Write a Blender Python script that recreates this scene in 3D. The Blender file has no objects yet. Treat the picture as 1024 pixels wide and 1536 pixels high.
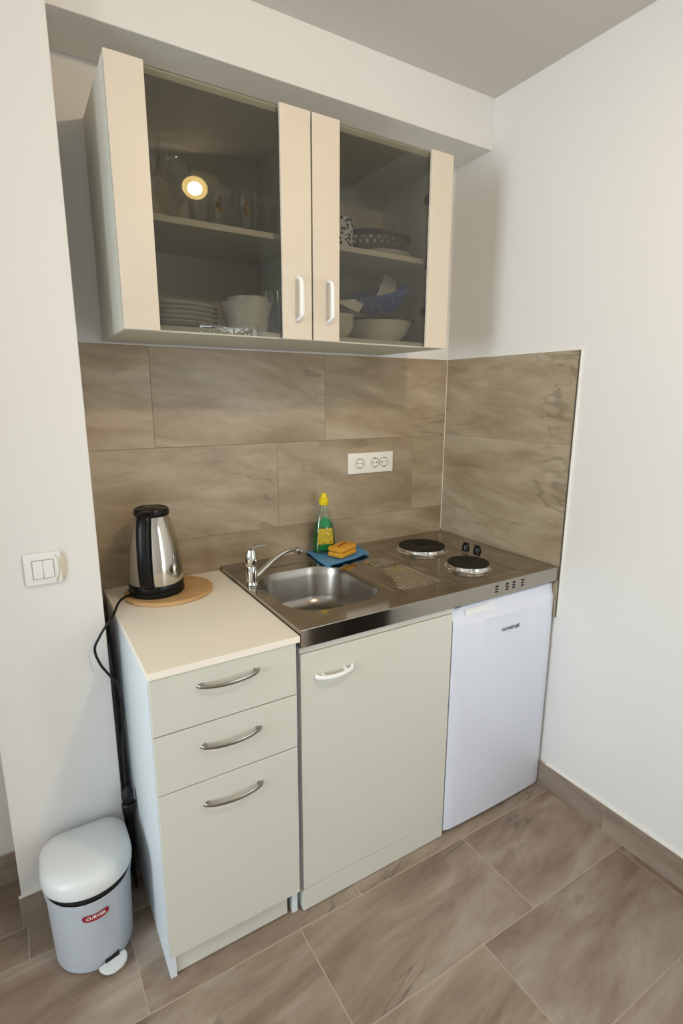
import bpy, bmesh, math, random
from mathutils import Vector, Matrix
random.seed(7)
PI = math.pi
scn = bpy.context.scene
COL = scn.collection

# ------------------------------------------------------------------ materials
def srgb(r, g, b):
    f = lambda c: c/12.92 if c <= .04045 else ((c+.055)/1.055)**2.4
    return (f(r/255), f(g/255), f(b/255), 1)

def mat(name, col, rough=.5, metal=0, spec=.5, coat=0, trans=0, ior=1.45, bump=None, noise=None, emit=None, sheen=0):
    m = bpy.data.materials.new(name); m.use_nodes = True
    nt = m.node_tree; b = nt.nodes['Principled BSDF']
    c = srgb(*col)
    b.inputs['Base Color'].default_value = c
    b.inputs['Roughness'].default_value = rough
    b.inputs['Metallic'].default_value = metal
    b.inputs['Specular IOR Level'].default_value = spec
    b.inputs['Coat Weight'].default_value = coat
    b.inputs['Transmission Weight'].default_value = trans
    b.inputs['IOR'].default_value = ior
    if sheen: b.inputs['Sheen Weight'].default_value = sheen
    if emit:
        b.inputs['Emission Color'].default_value = srgb(*emit[0]); b.inputs['Emission Strength'].default_value = emit[1]
    tc = nt.nodes.new('ShaderNodeTexCoord')
    if noise:                      # (scale, amount, colour2)
        n = nt.nodes.new('ShaderNodeTexNoise'); n.inputs['Scale'].default_value = noise[0]; n.inputs['Detail'].default_value = 4
        nt.links.new(tc.outputs['Object'], n.inputs['Vector'])
        r = nt.nodes.new('ShaderNodeMapRange'); r.inputs['From Min'].default_value = .35; r.inputs['From Max'].default_value = .65
        r.inputs['To Max'].default_value = noise[1]
        nt.links.new(n.outputs['Fac'], r.inputs['Value'])
        x = nt.nodes.new('ShaderNodeMix'); x.data_type = 'RGBA'
        x.inputs[6].default_value = c; x.inputs[7].default_value = srgb(*noise[2])
        nt.links.new(r.outputs['Result'], x.inputs[0]); nt.links.new(x.outputs[2], b.inputs['Base Color'])
    if bump:                       # (scale, strength, stretch)
        n = nt.nodes.new('ShaderNodeTexNoise'); n.inputs['Scale'].default_value = bump[0]; n.inputs['Detail'].default_value = 3
        mp = nt.nodes.new('ShaderNodeMapping'); mp.inputs['Scale'].default_value = bump[2] if len(bump) > 2 else (1, 1, 1)
        nt.links.new(tc.outputs['Object'], mp.inputs['Vector']); nt.links.new(mp.outputs['Vector'], n.inputs['Vector'])
        bp = nt.nodes.new('ShaderNodeBump'); bp.inputs['Strength'].default_value = bump[1]; bp.inputs['Distance'].default_value = .002
        nt.links.new(n.outputs['Fac'], bp.inputs['Height']); nt.links.new(bp.outputs['Normal'], b.inputs['Normal'])
    return m

def tile_mat(name, dark, mid, light, ang, rough, vein):
    """stone-look porcelain: long soft streaks in tile-local coordinates (UV), each tile with its own offset and tone"""
    m = bpy.data.materials.new(name); m.use_nodes = True
    nt = m.node_tree; N = nt.nodes; L = nt.links; b = N['Principled BSDF']
    b.inputs['Roughness'].default_value = rough
    uv = N.new('ShaderNodeUVMap'); uv.uv_map = 'UVMap'
    def noise(scale, rot, sc, detail, dist):
        mp = N.new('ShaderNodeMapping'); mp.inputs['Rotation'].default_value = (0, 0, rot); mp.inputs['Scale'].default_value = sc
        mp.vector_type = 'TEXTURE'
        n = N.new('ShaderNodeTexNoise'); n.inputs['Scale'].default_value = scale; n.inputs['Detail'].default_value = detail
        n.inputs['Distortion'].default_value = dist; n.inputs['Roughness'].default_value = .62
        L.new(uv.outputs['UV'], mp.inputs['Vector']); L.new(mp.outputs['Vector'], n.inputs['Vector'])
        return n
    n1 = noise(2.2, ang, (1.0, .27, 1), 7, .55)
    r1 = N.new('ShaderNodeValToRGB'); e = r1.color_ramp.elements
    e[0].position = .33; e[0].color = srgb(*dark); e[1].position = .68; e[1].color = srgb(*light)
    k = r1.color_ramp.elements.new(.5); k.color = srgb(*mid)
    L.new(n1.outputs['Fac'], r1.inputs['Fac'])
    n2 = noise(8, ang, (1.0, .30, 1), 9, .6)
    mr = N.new('ShaderNodeMapRange'); mr.inputs['From Min'].default_value = .3; mr.inputs['From Max'].default_value = .7
    mr.inputs['To Min'].default_value = .91; mr.inputs['To Max'].default_value = 1.08
    L.new(n2.outputs['Fac'], mr.inputs['Value'])
    # thin veins: ridge of a distorted noise
    n3 = noise(1.1, ang+.1, (1.0, .30, 1), 4, .35)
    s = N.new('ShaderNodeMath'); s.operation = 'SUBTRACT'; s.inputs[1].default_value = .5; L.new(n3.outputs['Fac'], s.inputs[0])
    a = N.new('ShaderNodeMath'); a.operation = 'ABSOLUTE'; L.new(s.outputs[0], a.inputs[0])
    v = N.new('ShaderNodeMapRange'); v.inputs['From Max'].default_value = .012; v.inputs['To Min'].default_value = 1-vein; v.inputs['To Max'].default_value = 1
    L.new(a.outputs[0], v.inputs['Value'])
    n4 = noise(3, 0, (1, 1, 1), 2, 0)
    vm = N.new('ShaderNodeMapRange'); vm.inputs['From Min'].default_value = .5; vm.inputs['From Max'].default_value = .62
    L.new(n4.outputs['Fac'], vm.inputs['Value'])
    vx = N.new('ShaderNodeMix'); vx.inputs[2].default_value = 1
    L.new(vm.outputs['Result'], vx.inputs[0]); L.new(v.outputs['Result'], vx.inputs[3])
    at = N.new('ShaderNodeAttribute'); at.attribute_name = 'tone'
    m1 = N.new('ShaderNodeMath'); m1.operation = 'MULTIPLY'; L.new(mr.outputs['Result'], m1.inputs[0]); L.new(vx.outputs[0], m1.inputs[1])
    m2 = N.new('ShaderNodeMath'); m2.operation = 'MULTIPLY'; L.new(m1.outputs[0], m2.inputs[0]); L.new(at.outputs['Fac'], m2.inputs[1])
    vmx = N.new('ShaderNodeVectorMath'); vmx.operation = 'SCALE'
    L.new(r1.outputs['Color'], vmx.inputs[0]); L.new(m2.outputs[0], vmx.inputs['Scale'])
    L.new(vmx.outputs[0], b.inputs['Base Color'])
    return m

def clear_glass(name, tint, gloss=1.0, rough=0.0, ior=1.5):
    m = bpy.data.materials.new(name); m.use_nodes = True
    nt = m.node_tree; N = nt.nodes; L = nt.links
    for n in list(N): N.remove(n)
    o = N.new('ShaderNodeOutputMaterial'); t = N.new('ShaderNodeBsdfTransparent'); t.inputs['Color'].default_value = (*tint, 1)
    g = N.new('ShaderNodeBsdfGlossy'); g.inputs['Roughness'].default_value = rough; g.inputs['Color'].default_value = (1, 1, 1, 1)
    f = N.new('ShaderNodeFresnel'); f.inputs['IOR'].default_value = ior
    k = N.new('ShaderNodeMath'); k.operation = 'MULTIPLY'; k.inputs[1].default_value = gloss; k.use_clamp = True
    x = N.new('ShaderNodeMixShader')
    ge = N.new('ShaderNodeNewGeometry'); mx = N.new('ShaderNodeMapRange')
    mx.inputs['To Min'].default_value = ior; mx.inputs['To Max'].default_value = 1/ior
    L.new(ge.outputs['Backfacing'], mx.inputs['Value']); L.new(mx.outputs['Result'], f.inputs['IOR'])
    L.new(f.outputs[0], k.inputs[0]); L.new(k.outputs[0], x.inputs[0]); L.new(t.outputs[0], x.inputs[1]); L.new(g.outputs[0], x.inputs[2])
    L.new(x.outputs[0], o.inputs['Surface'])
    return m

M = dict(
    wall=mat('wall_paint', (234, 232, 228), .55, spec=.35, bump=(60, .12), noise=(1.2, .25, (229, 228, 223))),
    ceil=mat('ceiling_paint', (214, 208, 200), .85, spec=.2),
    floor=tile_mat('floor_porcelain', (122, 102, 86), (148, 130, 114), (170, 156, 142), .16, .42, .45),
    back=tile_mat('backsplash_porcelain', (141, 122, 96), (165, 147, 120), (183, 167, 143), -.13, .34, .4),
    back2=tile_mat('side_porcelain', (144, 127, 101), (170, 154, 128), (187, 173, 150), .06, .34, .35),
    skirt=tile_mat('skirting_porcelain', (128, 110, 96), (150, 134, 119), (166, 151, 136), .05, .45, .2),
    grout=mat('grout', (178, 164, 148), .9, noise=(30, .4, (160, 146, 130))),
    groutw=mat('wall_grout', (132, 114, 94), .9),
    caulk=mat('white_caulk', (236, 232, 224), .6),
    trim=mat('dark_edge_profile', (92, 88, 80), .4, .6),
    lam=mat('cream_laminate', (213, 212, 199), .45, bump=(250, .05, (1, 1, .15))),
    lamw=mat('white_laminate', (222, 229, 233), .4),
    top=mat('cream_worktop', (247, 241, 225), .36, noise=(3, .3, (242, 235, 218))),
    maple=mat('pale_wood_foil', (216, 205, 188), .38, bump=(200, .06, (1, 1, .1)), noise=(5, .35, (209, 196, 177))),
    inner=mat('cabinet_interior', (225, 220, 208), .5),
    dark=mat('dark_gap', (30, 28, 26), .8),
    fridge=mat('fridge_enamel', (222, 226, 236), .16, spec=.6, coat=.3),
    frdark=mat('fridge_grey_plastic', (90, 90, 92), .5),  # dark grey plastic of the feet, grille, seal and hinges
    wplast=mat('white_plastic', (238, 238, 236), .3),
    sockplast=mat('cream_socket_plastic', (240, 234, 224), .35),
    greyplast=mat('grey_socket_recess', (176, 170, 160), .5),
    beige=mat('beige_film', (214, 208, 186), .5),
    bin=mat('grey_bin_plastic', (182, 188, 194), .38, bump=(120, .06)),
    binlid=mat('white_bin_lid', (214, 216, 214), .32, bump=(120, .05)),
    red=mat('red_badge', (150, 22, 44), .35),
    white=mat('white_print', (240, 235, 232), .4),
    logo=mat('grey_logo', (70, 70, 74), .35, .5),
    steel=mat('brushed_steel', (172, 165, 154), .09, 1, bump=(300, .008, (.1, 1, 1))),
    rib=mat('highlight_satin_ribs', (214, 208, 198), .42, 1),  # satin crests, lightened to paint in the bright reflections on the ribs
    steel2=mat('basin_steel', (160, 154, 146), .27, 1, bump=(200, .06)),
    chrome=mat('chrome', (215, 214, 210), .08, 1),
    nickel=mat('satin_nickel', (160, 157, 148), .3, 1),
    kettle=mat('polished_kettle_steel', (200, 194, 184), .11, 1),
    black=mat('black_plastic', (9, 9, 11), .3, spec=.35),
    cable=mat('black_cable', (14, 14, 15), .45),
    iron=mat('cast_iron_plate', (24, 22, 18), .5, spec=.25, bump=(200, .2)),
    knob=mat('knob_black', (16, 15, 16), .35),
    bamboo=mat('bamboo_board', (206, 168, 118), .5, noise=(12, .6, (184, 142, 92)), bump=(60, .1, (1, 8, 1))),
    cloth=mat('blue_cloth', (22, 122, 178), .85, bump=(350, .6), sheen=.3, noise=(40, .4, (34, 140, 190))),
    sponge=mat('yellow_sponge', (226, 168, 52), .9, bump=(300, .9), noise=(90, .5, (206, 142, 40))),
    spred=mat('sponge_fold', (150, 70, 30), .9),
    soap=mat('green_detergent', (8, 92, 30), .12, coat=.6, spec=.6),
    yellow=mat('yellow_cap', (232, 208, 24), .35),
    lgreen=mat('green_label', (20, 128, 60), .4),
    lyellow=mat('yellow_label', (214, 186, 40), .4, noise=(120, .6, (120, 110, 40))),
    porcelain=mat('white_porcelain', (236, 236, 232), .15, coat=.4),
    creamp=mat('cream_porcelain', (228, 226, 206), .2, coat=.3),
    wick=mat('dark_wicker', (74, 56, 38), .6, bump=(150, .5), noise=(60, .7, (50, 40, 30))),
    paper=mat('paper_napkin', (240, 238, 232), .8),
    blueplast=mat('blue_plastic', (30, 96, 190), .35),
    panblack=mat('black_enamel', (18, 18, 20), .25),
    gold=mat('gilt_decal', (120, 100, 40), .35, .7),
    lampmetal=mat('lamp_housing', (225, 220, 205), .4),
    lens=mat('lamp_lens', (255, 240, 215), .4, emit=((255, 232, 190), 30)),
    ringm=mat('lamp_ring', (255, 226, 150), .5, emit=((255, 222, 140), 18)),
    walnut=mat('dark_wood', (44, 38, 32), .5, bump=(40, .2, (1, 1, .1))),
    frame=mat('window_frame', (240, 240, 240), .4),
    leaf=mat('palm_leaf', (30, 62, 26), .5),
    pot=mat('clay_pot', (150, 90, 60), .8),
    terrace=mat('terrace', (190, 185, 175), .8),
)
M['mug'] = mat('patterned_mug', (238, 238, 238), .2)
nt = M['mug'].node_tree
v_ = nt.nodes.new('ShaderNodeTexVoronoi'); v_.inputs['Scale'].default_value = 95
t_ = nt.nodes.new('ShaderNodeTexCoord'); nt.links.new(t_.outputs['Object'], v_.inputs['Vector'])
cr = nt.nodes.new('ShaderNodeValToRGB'); cr.color_ramp.elements[0].color = srgb(30, 36, 70); cr.color_ramp.elements[1].color = srgb(236, 236, 236)
cr.color_ramp.elements[0].position = .42; cr.color_ramp.elements[1].position = .5
nt.links.new(v_.outputs['Distance'], cr.inputs['Fac']); nt.links.new(cr.outputs['Color'], nt.nodes['Principled BSDF'].inputs['Base Color'])
M['pane'] = clear_glass('cabinet_glass', (.70, .69, .65), 1.15, 0, 1.5)
M['glass'] = clear_glass('tableware_glass', (.965, .97, .965), 1.5, .03, 1.45)
M['bottle'] = clear_glass('bottle_plastic', (.85, .93, .86), 1.5, .05, 1.45)

# ------------------------------------------------------------------ mesh helpers
def obj(name, bm, m, parent=None, smooth=False, loc=None, angle=35):
    me = bpy.data.meshes.new(name)
    bmesh.ops.recalc_face_normals(bm, faces=bm.faces)
    bm.to_mesh(me); bm.free()
    ms = m if isinstance(m, (list, tuple)) else [m]
    for k in ms: me.materials.append(M[k] if isinstance(k, str) else k)
    o = bpy.data.objects.new(name, me); COL.objects.link(o)
    if smooth:
        for p in me.polygons: p.use_smooth = True
        me.set_sharp_from_angle(angle=math.radians(angle))
    if parent: o.parent = parent
    if loc: o.location = loc
    return o

def tag(o, label, cat, group=None):
    o['label'] = label; o['category'] = cat
    if group: o['group'] = group
    return o

def struct(name, bm, m, smooth=False):
    o = obj(name, bm, m, None, smooth); o['kind'] = 'structure'; return o

def thing(name, label, cat, loc=(0, 0, 0), rz=0, group=None):
    o = bpy.data.objects.new(name, None); COL.objects.link(o); o.empty_display_size = .05
    o.location = loc; o.rotation_euler = (0, 0, rz)
    return tag(o, label, cat, group)

def box(x0, x1, y0, y1, z0, z1, bev=0, seg=2, bm=None):
    b2 = bmesh.new()
    bmesh.ops.create_cube(b2, size=1)
    for v in b2.verts:
        v.co = Vector(((x0+x1)/2+v.co.x*(x1-x0), (y0+y1)/2+v.co.y*(y1-y0), (z0+z1)/2+v.co.z*(z1-z0)))
    if bev: bmesh.ops.bevel(b2, geom=b2.edges[:], offset=bev, segments=seg, affect='EDGES', profile=.5)
    if bm is None: return b2
    me = bpy.data.meshes.new('t'); b2.to_mesh(me); b2.free(); bm.from_mesh(me); bpy.data.meshes.remove(me)
    return bm

def merge(bm, b2, mtx=None, mi=None):
    if mi is not None:
        for f in b2.faces: f.material_index = mi
    if mtx is not None: b2.transform(mtx)
    me = bpy.data.meshes.new('t'); b2.to_mesh(me); b2.free(); bm.from_mesh(me); bpy.data.meshes.remove(me)
    return bm

def lathe(prof, n=48, cx=0, cy=0, z0=0, sx=1, sy=1, cap=True):
    bm = bmesh.new(); rings = []
    for r, z in prof:
        if r < 1e-6:
            rings.append([bm.verts.new((cx, cy, z0+z))])
        else:
            rings.append([bm.verts.new((cx+sx*r*math.cos(2*PI*i/n), cy+sy*r*math.sin(2*PI*i/n), z0+z)) for i in range(n)])
    for a, b in zip(rings, rings[1:]):
        for i in range(n):
            j = (i+1) % n
            if len(a) == 1 and len(b) == 1: continue
            if len(a) == 1: bm.faces.new((a[0], b[i], b[j]))
            elif len(b) == 1: bm.faces.new((a[i], a[j], b[0]))
            else: bm.faces.new((a[i], a[j], b[j], b[i]))
    if cap:
        for r in (rings[0], rings[-1]):
            if len(r) > 1: bm.faces.new(r)
    return bm

def loft(loops, cap0=True, cap1=True, close=True):
    bm = bmesh.new(); R = [[bm.verts.new(p) for p in l] for l in loops]
    n = len(R[0])
    for a, b in zip(R, R[1:]):
        for i in range(n if close else n-1):
            j = (i+1) % n; bm.faces.new((a[i], a[j], b[j], b[i]))
    if cap0: bm.faces.new(R[0])
    if cap1: bm.faces.new(R[-1])
    return bm

def catmull(pts, k=8):
    pts = [Vector(p) for p in pts]; P = [pts[0]*2-pts[1]]+pts+[pts[-1]*2-pts[-2]]; out = []
    for i in range(1, len(P)-2):
        a, b, c, d = P[i-1], P[i], P[i+1], P[i+2]
        for s in range(k):
            t = s/k
            out.append(.5*((2*b)+(c-a)*t+(2*a-5*b+4*c-d)*t*t+(3*b-a-3*c+d)*t**3))
    out.append(pts[-1]); return out

def tube(pts, r, n=12, smooth=8, flat=1.0, up=None):
    P = catmull(pts, smooth) if smooth else [Vector(p) for p in pts]
    m = len(P); loops = []; u = None
    for i, p in enumerate(P):
        t = (P[min(i+1, m-1)]-P[max(i-1, 0)]).normalized()
        if u is None: u = (up or Vector((0, 0, 1))); u = (u-t*u.dot(t)); u = u.normalized() if u.length > 1e-4 else t.orthogonal().normalized()
        else: u = (u-t*u.dot(t)).normalized()
        w = t.cross(u); rr = r(i/(m-1)) if callable(r) else r
        loops.append([p+u*rr*math.cos(2*PI*k/n)+w*rr*flat*math.sin(2*PI*k/n) for k in range(n)])
    return loft(loops)

def rrect(x0, x1, y0, y1, r, z, k=8):
    out = []
    for cx, cy, a0 in ((x1-r, y1-r, 0), (x0+r, y1-r, PI/2), (x0+r, y0+r, PI), (x1-r, y0+r, 1.5*PI)):
        for i in range(k+1):
            a = a0+PI/2*i/k; out.append((cx+r*math.cos(a), cy+r*math.sin(a), z))
    return out

def text_bm(s, size, depth=.0004):
    cu = bpy.data.curves.new('t', 'FONT'); cu.body = s; cu.size = size; cu.extrude = depth; cu.align_x = 'CENTER'; cu.align_y = 'CENTER'; cu.resolution_u = 3
    cu.offset = size*.018
    o = bpy.data.objects.new('t', cu); COL.objects.link(o)
    me = bpy.data.meshes.new_from_object(o.evaluated_get(bpy.context.evaluated_depsgraph_get()))
    bm = bmesh.new(); bm.from_mesh(me); bpy.data.objects.remove(o); bpy.data.meshes.remove(me); bpy.data.curves.remove(cu)
    return bm

def copy_tree(o, parent=None):
    c = o.copy(); COL.objects.link(c)
    if parent: c.parent = parent
    for ch in list(o.children): copy_tree(ch, c)
    return c

def tiles(name, rects, plane, off, mats, thick=.0, gap=.0015, seed=1, tone=.07, depth=.0012, rots=None):
    """rects in plane coords (u0,u1,v0,v1); one box-less quad per tile with chamfer lip over a grout bed"""
    rnd = random.Random(seed)
    bm = bmesh.new(); uvl = bm.loops.layers.uv.new('UVMap'); tl = bm.faces.layers.float.new('tone')
    def P(u, v, d):
        if plane == 'z': return (u, v, off+d)
        if plane == 'y': return (u, off-d, v)
        return (off-d, u, v)
    for (u0, u1, v0, v1) in rects:
        ou, ov = rnd.uniform(0, 40), rnd.uniform(0, 40); tn = 1+rnd.uniform(-tone, tone)
        q = [(u0+gap, v0+gap), (u1-gap, v0+gap), (u1-gap, v1-gap), (u0+gap, v1-gap)]
        top = [bm.verts.new(P(a, b, 0)) for a, b in q]
        e = .0008
        qq = [(u0+gap-e, v0+gap-e), (u1-gap+e, v0+gap-e), (u1-gap+e, v1-gap+e), (u0+gap-e, v1-gap+e)]
        low = [bm.verts.new(P(a, b, -depth)) for a, b in qq]
        fs = [(bm.faces.new(top), q)]
        for i in range(4):
            j = (i+1) % 4
            fs.append((bm.faces.new((top[i], low[i], low[j], top[j])), [q[i], qq[i], qq[j], q[j]]))
        for f, c in fs:
            f[tl] = tn
            for lp, (a, b) in zip(f.loops, c): lp[uvl].uv = (a+ou, b+ov)
    return bm

def tiled(name, rects, plane, off, m, grout, seed, bed, tone=.07, gap=.0015):
    bm = tiles(name, rects, plane, off, None, seed=seed, tone=tone, gap=gap)
    me_o = obj(name, bm, [m, grout])
    # grout bed as second material inside the same mesh
    b2 = bmesh.new(); b2.from_mesh(me_o.data); n0 = len(b2.faces)
    box(*bed, bm=b2); b2.faces.ensure_lookup_table()
    for f in b2.faces[n0:]: f.material_index = 1
    b2.to_mesh(me_o.data); b2.free()
    me_o['kind'] = 'structure'
    return me_o

# ------------------------------------------------------------------ the room
XL, YR, ZC = -3.9, -2.55, 2.44
PX, PY, PXL = -1.40, -.235, -1.672
SY, SZ = -.172, 2.279
# floor: 60 x 30 tiles in third bond
rects = []
for r in range(-9, 3):
    v0 = -.635+.29*r; v1 = v0+.29
    x = -.23+.2*r - .6*12
    while x < 0:
        a, b = max(x, XL), min(x+.6, 0)
        if b-a > .003:
            if r == 1 and a < -1.667 < b:
                rects += [(a, -1.667, v0, v0+.105), (a, -1.667, v0+.105, v1), (-1.667, b, v0, v1)]
            else: rects.append((a, b, v0, v1))
        x += .6
rects = [(a, b, c, min(d, .6)) for a, b, c, d in rects if c < .6 and d > YR-.3]
fl = tiled('floor', rects, 'z', 0, 'floor', 'grout', 11, (XL-.1, .1, YR-.3, .6, -.05, -.0006), gap=.0021)
# walls
struct('wall_right', box(0, .15, YR-.15, .15, 0, ZC+.1), 'wall')
struct('wall_back', box(XL, 0, .01, .15, 0, SZ+.2), 'wall')
struct('wall_pillar', box(PXL, PX, PY, .01, 0, ZC, .002), 'wall')
struct('wall_alcove', box(XL, PXL, -.05, .01, 0, ZC), 'wall')
struct('wall_soffit', box(PX, 0, SY, .01, SZ, ZC+.02, .002), 'wall')
struct('ceiling', box(XL-.15, .15, YR-.15, .15, ZC, ZC+.12), 'ceil')
# left wall with a balcony window
WY0, WY1, WZ0, WZ1 = -1.85, -.95, .70, 2.14
struct('wall_shade_blocker', box(-2.5, -2.3, -.65, -.05, 0, ZC), 'wall')  # unseen stub, added to keep window light off the alcove wall
bm = bmesh.new()
box(XL-.15, XL, YR-.15, WY0, 0, ZC, bm=bm); box(XL-.15, XL, WY1, .15, 0, ZC, bm=bm)
box(XL-.15, XL, WY0, WY1, 0, WZ0, bm=bm); box(XL-.15, XL, WY0, WY1, WZ1, ZC, bm=bm)
struct('wall_left', bm, 'wall')
# rear wall with a glazed door
DX0, DX1, DZ1 = -.455, -.006, 1.915
bm = bmesh.new()
box(XL, DX0, YR-.15, YR, 0, ZC, bm=bm); box(DX1, 0, YR-.15, YR, 0, ZC, bm=bm); box(DX0, DX1, YR-.15, YR, DZ1, ZC, bm=bm)
struct('wall_rear', bm, 'wall')
bm = bmesh.new()
for a in ((WY0, WY0+.05), ((WY0+WY1)/2-.04, (WY0+WY1)/2+.04), (WY1-.05, WY1)): box(XL-.1, XL-.04, a[0], a[1], WZ0, WZ1, bm=bm)
for a in ((WZ0, WZ0+.05), (WZ1-.05, WZ1)): box(XL-.1, XL-.04, WY0, WY1, a[0], a[1], bm=bm)
struct('window_1', bm, 'frame')
bm = bmesh.new()
for a in ((DX0, DX0+.03), (DX1-.02, DX1)): box(a[0], a[1], YR-.1, YR-.05, 0, DZ1, bm=bm)
for a in ((0, .06), (DZ1-.03, DZ1)): box(DX0, DX1, YR-.1, YR-.05, a[0], a[1], bm=bm)
struct('door_1', bm, 'frame')

# skirting tiles
def skirt(name, plane, off, u0, u1, joints, seed, bedw=.008, h=.1):
    js = [u0]+sorted(j for j in joints if u0 < j < u1)+[u1]
    rs = [(a, b, 0.0, h) for a, b in zip(js, js[1:])]
    if plane == 'y': bed = (u0, u1, off+.0008, off+bedw, 0, h-.0015)
    else: bed = (off+.0008, off+bedw, u0, u1, 0, h-.0015)
    return tiled(name, rs, plane, off, 'skirt', 'grout', seed, bed)
skirt('baseboard_right', 'x', -.008, YR, -.001, [-.857-.6*k for k in (-1, 0, 1, 2, 3)], 21)
skirt('baseboard_pillar', 'y', PY-.009, PXL-.006, PX, [], 22, .009)
skirt('baseboard_alcove', 'y', -.059, XL, PXL, [-2.3, -2.9, -3.5], 23)
bm = bmesh.new(); uvl = bm.loops.layers.uv.new('UVMap')
struct('trim_1', box(-.008, 0, YR, -.62, .1, .1025), 'caulk')
struct('trim_2', box(PXL-.006, PX, PY-.008, PY, .1, .1025), 'caulk')

# backsplash tiles
rects = []
for k, (v0, v1) in enumerate(((.67, .97), (.97, 1.27), (1.27, 1.573))):
    js = [-1.39] + {0: [-1.187, -.583], 1: [-1.377, -.777, -.177], 2: [-1.187, -.585]}[k] + [-.0095]
    rects += [(a, b, v0, v1) for a, b in zip(js, js[1:])]
tiled('wall_backsplash', rects, 'y', 0, 'back', 'groutw', 31, (-1.4, 0, .0006, .01, .67, 1.572), .04, .0011)
rects = [(-.604, -.001, v0, v1) for v0, v1 in ((.677, .975), (.975, 1.275), (1.275, 1.573))]
tiled('wall_backsplash_right', rects, 'x', -.0095, 'back2', 'groutw', 47, (-.009, 0, -.604, 0, .677, 1.572), .03, .0008)
struct('trim_3', box(-1.4, -.0095, .001, .01, 1.573, 1.5765), 'caulk')
struct('trim_4', box(-.0105, 0, -.606, 0, 1.573, 1.5765), 'caulk')
struct('trim_5', box(-.0104, 0, -.6062, -.6038, .677, 1.573), 'trim')
struct('trim_7', box(-.006, 0, -.6095, -.6062, .677, 1.5765), 'caulk')
struct('trim_6', box(-.0112, -.0088, -.0016, .0005, .87, 1.573), 'caulk')

# ------------------------------------------------------------------ wall cabinet
def text_on_front(s, size, cx, y, cz, tilt=0):
    b = text_bm(s, size); b.transform(Matrix.Translation((cx, y, cz)) @ Matrix.Rotation(PI/2, 4, 'X')); return b

CX0, CX1, CZ0, CZ1, CMX = -1.31, -.327, 1.580, 2.141, -.8165
wc = thing('wall_cabinet', 'pale cream wall cabinet with two dark glazed doors hanging over the sink', 'cabinet', (CX0, 0, CZ0))
def rel(bm, t): bm.transform(Matrix.Translation(-t.location)); return bm
def part(name, bm, m, t, smooth=False, angle=35):
    bm.transform(t.matrix_basis.inverted()) if False else bm.transform(Matrix.Translation(-Vector(t.location)))
    return obj(name, bm, m, t, smooth, angle=angle)
bm = bmesh.new()
box(CX0, CX0+.016, -.318, .008, CZ0, CZ1, .0006, bm=bm); box(CX1-.016, CX1, -.318, .008, CZ0, CZ1, .0006, bm=bm)
box(CX0+.0165, CX1-.0165, -.318, .005, CZ0, CZ0+.016, .0006, bm=bm); box(CX0+.0165, CX1-.0165, -.318, .005, CZ1-.016, CZ1, .0006, bm=bm)
box(CMX-.008, CMX+.008, -.300, 0, CZ0+.0165, CZ1-.0165, .0006, bm=bm)
part('carcass', bm, 'lam', wc)
part('back_panel', box(CX0+.016, CX1-.016, .0005, .004, CZ0+.016, CZ1-.016), 'inner', wc)
for a, b in ((CX0+.017, CMX-.009), (CMX+.009, CX1-.017)):
    part('shelf', box(a, b, -.30, -.001, 1.834, 1.849, .0008), 'inner', wc)
def glass_door(s0, s1, s2, s3, hx):
    g = part('door', box(s1-.012, s2+.012, -.329, -.325, CZ0+.003, CZ1-.003), 'pane', wc)
    g['label'] = 'dark glass pane door with two pale stiles'
    for a, b in ((s0, s1), (s2, s3)):
        part('stile', box(a, b, -.338, -.3295, CZ0, CZ1, .0008), 'maple', wc).parent = g
    h = part('handle', tube([(hx, -.338, 1.738), (hx, -.356, 1.732), (hx, -.362, 1.715), (hx, -.362, 1.652), (hx, -.356, 1.637), (hx, -.338, 1.631)], .0048, 10, 6, 1.3), 'wplast', wc, True)
    h.parent = g; h['label'] = 'white plastic bow handle'
    return g
glass_door(-1.3105, -1.229, -.905, -.8185, -.860)
glass_door(-.8135, -.730, -.411, -.3265, -.766)
# hinges inside
for z in (1.70, 2.03):
    part('hinge', box(CX1-.05, CX1-.017, -.305, -.262, z-.011, z+.011, .003), 'nickel', wc)
for y in (-.25, -.06):
    for z in (1.95, 2.0, 2.05):
        b = lathe([(0, 0), (.0032, 0), (.0032, .0012), (0, .0012)], 10)
        b.transform(Matrix.Translation((CX1-.0168, y, z)) @ Matrix.Rotation(-PI/2, 4, 'Y'))
        part('shelf_hole', b, 'dark', wc)

# ------------------------------------------------------------------ tableware inside
ZS, ZB = 1.8495, 1.5965
def wine_glass(x, y, label, h=.205, r=.038, z=ZS):
    p = [(0, 0), (.034, 0), (.034, .0015), (.012, .004), (.004, .01), (.0038, h*.42), (.009, h*.46), (r*.75, h*.55), (r, h*.68), (r*.93, h*.85), (r*.78, h),
         (r*.78-.0012, h), (r*.93-.0013, h*.85), (r-.0013, h*.68), (r*.73, h*.56), (.007, h*.475), (0, h*.47)]
    return tag(obj('wine_glass', lathe(p, 32), 'glass', None, True, (x, y, z), 50), label, 'glass', 'stemmed glasses on the upper shelf')
wine_glass(-1.145, -.215, 'stemmed wine glass, the one nearest the lamp reflection on the upper shelf')
wine_glass(-1.215, -.225, 'stemmed wine glass half hidden behind the far left pale stile', .20)
wine_glass(-1.085, -.06, 'tall stemmed wine glass standing at the back of the upper shelf', .225, .036)
wine_glass(-1.20, -.08, 'stemmed wine glass at the back left corner of the upper shelf', .215, .037)
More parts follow.
